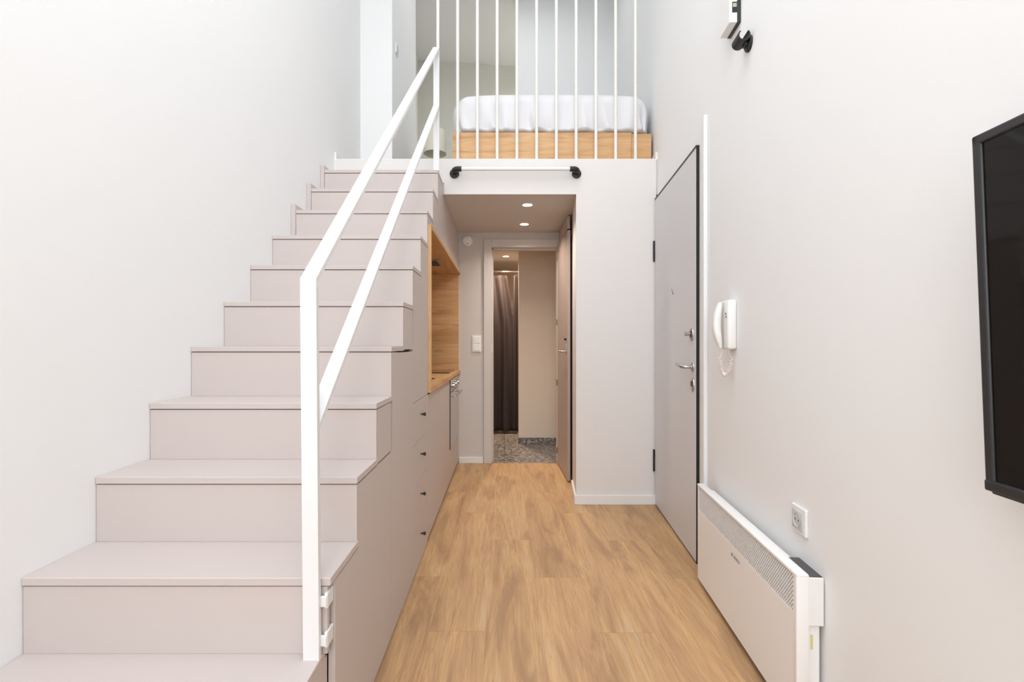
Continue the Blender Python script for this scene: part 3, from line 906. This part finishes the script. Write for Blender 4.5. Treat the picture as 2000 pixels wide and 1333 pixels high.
# lever
bm = nb(); rose(bm, yl(2.60), 1.042, .025, .026, .009)
hd = obj('handle', bm, M['steel'], d1, local=True, smooth=True)
bm = nb(); y_ = yl(2.60)
pts = [(.03, y_, 1.042), (.055, y_, 1.042), (.068, y_ - .004, 1.042), (.076, y_ - .016, 1.043), (.078, y_ - .04, 1.044), (.078, y_ - .08, 1.046), (.074, y_ - .125, 1.052)]
add_tube(bm, pts, .0095, 14); obj('lever', bm, M['steel'], hd, local=True, smooth=True)
# lower lock
bm = nb(); rose(bm, yl(2.597), .945, .026, .038, .007)
l2 = obj('lock', bm, M['steel'], d1, local=True, smooth=True)
bm = nb(); add_box(bm, .029, .034, yl(2.597) - .009, yl(2.597) + .009, .938, .966, .003); add_box(bm, .029, .0325, yl(2.597) - .011, yl(2.597) + .011, .951, .956, .001)
obj('keyhole_cover', bm, M['darkgrey'], l2, local=True)

# vertical profile beside the door
bm = nb(); add_box(bm, 0, .022, -.013, .013, .03, 2.325, .006)
tp = obj('trim_3', bm, M['steelw'])
tp.location = (W(2.435), 2.435, 0); tp.rotation_euler = (0, 0, RW)
tag(tp, 'narrow white vertical profile beside the entrance door', 'trim', kind='structure')

# ------------------------------------------------------------------ intercom
ic = wallthing('intercom_phone', 'white wall intercom handset on the wall right of the entrance door', 'intercom', 2.10, 1.25)
bm = nb(); add_box(bm, 0, .038, -.048, .040, -.106, .108, .010, 3); obj('base', bm, M['white'], ic, local=True, smooth=True)
# handset: smooth curved bar swept in z
bm = nb(); secs = []
NS = 22
for i in range(NS + 1):
    f = i / NS
    z = -.100 + .200 * f
    e = math.sin(f * PI) ** .35 if 0 < f < 1 else .0
    out = .052 + .016 * math.sin(f * PI)
    hw = (.022 + .003 * math.cos(f * 2 * PI)) * max(e, .45)
    th = .017 * max(e, .45)
    ring = []
    for k in range(16):
        a = 2 * PI * k / 16
        ca_, sa_ = math.cos(a), math.sin(a)
        sx_ = math.copysign(abs(ca_) ** .7, ca_); sy_ = math.copysign(abs(sa_) ** .7, sa_)
        ring.append(bm.verts.new((out + th * sx_, -.012 + hw * sy_, z)))
    secs.append(ring)
for i in range(NS):
    for k in range(16): bm.faces.new((secs[i][k], secs[i][(k + 1) % 16], secs[i + 1][(k + 1) % 16], secs[i + 1][k]))
bm.faces.new(secs[0][::-1]); bm.faces.new(secs[-1])
bmesh.ops.recalc_face_normals(bm, faces=bm.faces[:])
hs = obj('handset', bm, M['white'], ic, local=True, smooth=True)
bx('cradle', M['shade'], ic, .030, .0385, .012, .026, -.050, .058, .004, local=True)
bx('button', M['darkgrey'], ic, .0385, .0405, .014, .021, .044, .052, .001, local=True)
bx('button', M['darkgrey'], ic, .0385, .0405, .018, .025, .030, .038, .001, local=True)
# coiled cord: down and up
bm = nb(); pts = []
path = []
for i in range(60):
    f = i / 59
    path.append(Vector((.052 + (.018 - .052) * f, -.020 + .040 * f - 0, -.100 - .118 * math.sin(f * PI) ** .35)))
turns = 30
NP = 520
for i in range(NP):
    f = i / (NP - 1) * 58.999
    j = int(f); fr_ = f - j
    p_ = path[j].lerp(path[j + 1], fr_) if j < 59 else path[59]
    d_ = (path[min(j + 1, 59)] - path[max(j, 0)]).normalized()
    a_ = d_.cross(Vector((1, 0, 0))).normalized(); b2 = d_.cross(a_)
    th = i / NP * turns * 2 * PI
    pts.append(p_ + (a_ * math.cos(th) + b2 * math.sin(th)) * .0068)
add_tube(bm, pts, .0016, 6)
tag(obj('coiled_cord', bm, M['cord'], ic, local=True, smooth=True), 'coiled pinkish white cord')

# ------------------------------------------------------------------ socket
so = wallthing('wall_socket', 'white square power socket on the wall above the heater', 'socket', 1.548, .602)
bx('frame', M['white'], so, 0, .010, -.043, .043, -.043, .043, .003, local=True)
bm = nb(); sc = Matrix.Translation((.010, 0, 0)) @ RX
add_box(bm, .010, .0135, -.030, .030, -.030, .030, .001)
add_lathe(bm, [(.022, .0035), (.0235, .0055), (.021, .0055), (.019, .0035), (.018, .0005), (0, .0005)], 36, Matrix.Translation((.0135, 0, 0)) @ RX @ Matrix.Translation((0, 0, -.0035)))
ins = obj('insert', bm, M['whitegrey'], so, local=True, smooth=True)
bm = nb()
for s_ in (-1, 1): add_cyl(bm, (.0130, s_ * .0095, 0), (.0142, s_ * .0095, 0), .0028, 12)
obj('contact_hole', bm, M['darkgrey'], ins, local=True)

# ------------------------------------------------------------------ heater
he = wallthing('convector_heater', 'long white electric convector heater with perforated grille on the right wall', 'heater', 1.415, 0)
HL = .926; F0, F1 = .046, .078     # front panel from wall offset
HZ0, HZ1 = .030, .484
GZ0, GZ1 = .364, .474
GY0, GY1 = -.026, -HL + .012        # local y (negative = away)
# front casing as a frame of panels around the grille opening
bm = nb()
add_box(bm, F0, F1, -HL, 0, HZ0, GZ0, .0)
add_box(bm, F0, F1, -HL, 0, GZ1, HZ1, .0)
add_box(bm, F0, F1, GY0, 0, GZ0, GZ1, .0)
add_box(bm, F0, F1, -HL, GY1, GZ0, GZ1, .0)
bmesh.ops.remove_doubles(bm, verts=bm.verts[:], dist=.00001)
# round the outer long edges
eds = [e for e in bm.edges if (abs(e.verts[0].co.x - F1) < 1e-5 and abs(e.verts[1].co.x - F1) < 1e-5 and
       ((abs(e.verts[0].co.z - HZ1) < 1e-5 and abs(e.verts[1].co.z - HZ1) < 1e-5) or (abs(e.verts[0].co.y) < 1e-5 and abs(e.verts[1].co.y) < 1e-5)))]
obj('casing', bm, M['heater'], he, local=True)
# rounded front lip
bm = nb(); add_box(bm, F0, F1 + .003, -HL - .001, .001, HZ1 - .007, HZ1 + .004, .0035, 3)
add_box(bm, F0, F1 + .003, -.014, .001, HZ0, HZ1 - .002, .0035, 3)
obj('rim', bm, M['heater'], he, local=True, smooth=True)
# grille with real holes
bm = nb()
rows, pitch_z = 16, (GZ1 - GZ0) / 16
pitch_y = .0112
cols = int((GY0 - GY1) / pitch_y)
pitch_y = (GY0 - GY1) / cols


def cell(y0, y1, z0, z1, hole=True):
    xf = F1 - .0005
    o_ = [(y0, z0), (y1, z0), (y1, z1), (y0, z1)]
    if not hole:
        bm.faces.new([bm.verts.new((xf, a, b_)) for a, b_ in o_]); return
    my, mz = (y1 - y0) * .18, (z1 - z0) * .13
    i_ = [(y0 + my, z0 + mz), (y1 - my, z0 + mz), (y1 - my, z1 - mz), (y0 + my, z1 - mz)]
    ov_ = [bm.verts.new((xf, a, b_)) for a, b_ in o_]; iv = [bm.verts.new((xf, a, b_)) for a, b_ in i_]
    bv = [bm.verts.new((xf - .0015, a, b_)) for a, b_ in i_]
    for k in range(4):
        bm.faces.new((ov_[k], ov_[(k + 1) % 4], iv[(k + 1) % 4], iv[k]))
        bm.faces.new((iv[k], iv[(k + 1) % 4], bv[(k + 1) % 4], bv[k]))


for r in range(rows):
    z0_, z1_ = GZ0 + r * pitch_z, GZ0 + (r + 1) * pitch_z
    offy = 0 if r % 2 == 0 else pitch_y / 2
    if offy:
        cell(GY1, GY1 + offy, z0_, z1_, False); cell(GY0 - offy, GY0, z0_, z1_, False)
    for c_ in range(cols - (1 if offy else 0)):
        cell(GY1 + offy + c_ * pitch_y, GY1 + offy + (c_ + 1) * pitch_y, z0_, z1_)
tag(obj('grille', bm, M['heater'], he, local=True), 'perforated white grille band')
bx('grille_backing', M['hole'], he, F0 + .002, F1 - .006, GY1, GY0, GZ0, GZ1, local=True)  # dark colour here stands for the shade inside the holes
bx('body', M['heater'], he, .010, F0, -HL + .02, -.010, .045, .335, .003, local=True)
bx('upper_body', M['heater'], he, .018, F0, -HL + .05, -.14, .335, .470, .003, local=True)
cbx = bx('control_box', M['white'], he, .003, F0 + .001, -.138, 0, .335, .478, .003, local=True)
tag(bx('control_panel', M['darkgrey'], cbx, .006, F0 - .001, -.134, -.004, .478, .4805, .001, local=True), 'dark grey touch control strip')
tag(bx('sticker', M['label_y'], he, .030, .037, -.0105, -.0092, .262, .305, 0, local=True), 'small yellow sticker')
# printed maker's mark on the front: ring symbol and wordmark
def text_mesh(txt, size):
    cu_ = bpy.data.curves.new('txt', 'FONT'); cu_.body = txt; cu_.size = size; cu_.extrude = .0002; cu_.align_x = 'LEFT'
    cu_.space_character = 1.05
    to = bpy.data.objects.new('txt', cu_); C.objects.link(to)
    dg = bpy.context.evaluated_depsgraph_get(); dg.update()
    me = bpy.data.meshes.new_from_object(to.evaluated_get(dg))
    bpy.data.objects.remove(to)
    b_ = bmesh.new(); b_.from_mesh(me); bpy.data.meshes.remove(me); return b_


# text local: x right -> wall-local +y (towards the camera), up -> z, normal -> +x
TX = Matrix(((0, 0, 1, F1 + .0004), (1, 0, 0, 0), (0, 1, 0, 0), (0, 0, 0, 1)))
bm = text_mesh('BOSCH', .0165)
bm.transform(Matrix.Translation((0, -(1.893 - 1.415), .322)) @ TX)
tb = nb(); merge(tb, bm)
tc_ = Matrix.Translation((F1 + .0002, -(1.912 - 1.415), .328)) @ RX
add_lathe(tb, [(.0062, 0), (.0062, .0004), (.0075, .0004), (.0075, 0)], 28, tc_)
add_box(tb, F1, F1 + .0006, -(1.912 - 1.415) - .0035, -(1.912 - 1.415) - .0022, .3235, .3325)
add_box(tb, F1, F1 + .0006, -(1.912 - 1.415) + .0022, -(1.912 - 1.415) + .0035, .3235, .3325)
add_box(tb, F1, F1 + .0006, -(1.912 - 1.415) - .003, -(1.912 - 1.415) + .003, .3275, .3288)
tag(obj('logo', tb, M['logo'], he, local=True), 'small dark grey printed logo')

# ------------------------------------------------------------------ television
TYF = .822
tv = thing('television', 'black flat television on a tilted bracket at the right wall', 'television', (W(.3), .3, .918))
# build in a frame: a along wall (towards camera negative), tilt
Hh, Ll = .602, 1.03
dvec = Vector((SL, 1, 0)).normalized()
nvec = Vector((-1, SL, 0)).normalized()
xt = .797; xb = .821                         # far edge: top / bottom X of front plane
topf = Vector((xt, TYF, 1.520)); botf = Vector((xb, TYF, .920))
upv = (topf - botf).normalized()
outv = upv.cross(dvec); outv = outv if outv.dot(nvec) > 0 else -outv
outv.normalize()
org = botf
# local: x = outv (out of screen), y = -dvec (towards the camera), z = upv
TM = Matrix((( outv.x, -dvec.x, upv.x, org.x), (outv.y, -dvec.y, upv.y, org.y), (outv.z, -dvec.z, upv.z, org.z), (0, 0, 0, 1)))
bz = .0165
def tvbox(name, m, par, x0, x1, y0, y1, z0, z1, bev=0):
    bm = nb(); add_box(bm, x0, x1, y0, y1, z0, z1, bev, mtx=TM); return obj(name, bm, m, par)
bm = nb()
add_box(bm, -.018, 0, 0, bz, 0, Hh, .003, mtx=TM)
add_box(bm, -.018, 0, Ll - bz, Ll, 0, Hh, .003, mtx=TM)
add_box(bm, -.018, 0, 0, Ll, Hh - bz, Hh, .003, mtx=TM)
add_box(bm, -.018, .002, 0, Ll, 0, bz + .002, .003, mtx=TM)
obj('bezel', bm, M['tvframe'], tv)
tag(tvbox('screen', M['screen'], tv, -.014, -.004, bz - .002, Ll - bz + .002, bz, Hh - bz + .002), 'glossy dark screen')
tvbox('bottom_strip', M['tvframe'], tv, -.024, -.006, .004, Ll - .004, -.006, .001, .003)
tvbox('sensor', M['black'], tv, -.02, -.004, .095, .15, -.013, -.005, .003)
tvbox('rear_housing', M['tvframe'], tv, -.045, -.018, .12, Ll - .12, .04, Hh - .12, .012)
bm = nb(); add_box(bm, 0, .012, -.11, .11, .15, .42, .002)
# bracket from wall to the housing
mo = bm
mo.transform(MW[tv.name] @ Matrix.Rotation(RW, 4, 'Z'))
add_box(mo, W(.3) - .05, W(.3) - .004, .26, .34, 1.13, 1.27, .003)
obj('wall_bracket', mo, M['black'], tv)

# ------------------------------------------------------------------ things high on the right wall
wu = wallthing('wall_unit', 'white boxy wall unit with a black back plate high on the right wall', 'wall device', 2.02, 2.52)
bx('back_plate', M['tvframe'], wu, 0, .015, -.112, 0, 0, .30, .001, local=True)
bx('housing', M['white'], wu, .015, .047, -.110, -.001, .001, .30, .002, local=True)
wd = bx('display', M['black'], wu, .016, .036, -.001, .0008, .042, .086, 0, local=True)
bx('lens', M['pale'], wd, .018, .034, .0008, .0016, .064, .080, 0, local=True)
ho = wallthing('wall_clip', 'black wall-mounted clip holder below the white wall unit', 'holder', 1.935, 2.375)
bm = nb(); add_lathe(bm, [(0, .014), (.024, .014), (.030, .009), (.031, 0), (0, 0)], 32, RX); obj('base', bm, M['black'], ho, local=True, smooth=True)
# U-shaped clip, open to the top, lying along the wall
bm = nb(); prof = []
ro, ri, n_ = .0235, .0190, 28
a0_, a1_ = math.radians(90 + 42), math.radians(360 + 90 - 42)
for i in range(n_ + 1):
    a = a0_ + (a1_ - a0_) * i / n_
    prof.append((ro * math.cos(a), ro * math.sin(a)))
for i in range(n_, -1, -1):
    a = a0_ + (a1_ - a0_) * i / n_
    prof.append((ri * math.cos(a), ri * math.sin(a)))
m_ = len(prof)
v0 = [bm.verts.new((.034 + a, -.034, .018 + b_)) for a, b_ in prof]; v1 = [bm.verts.new((.034 + a, .034, .018 + b_)) for a, b_ in prof]
for i in range(m_):
    bm.faces.new((v0[i], v0[(i + 1) % m_], v1[(i + 1) % m_], v1[i]))
for i in range(n_):
    j = m_ - 1 - i
    bm.faces.new((v0[i], v0[i + 1], v0[j - 1], v0[j])); bm.faces.new((v1[i], v1[i + 1], v1[j - 1], v1[j]))
bmesh.ops.recalc_face_normals(bm, faces=bm.faces[:])
add_box(bm, .008, .026, -.014, .014, -.012, .008, .004)
obj('clip', bm, M['black'], ho, local=True, smooth=True)
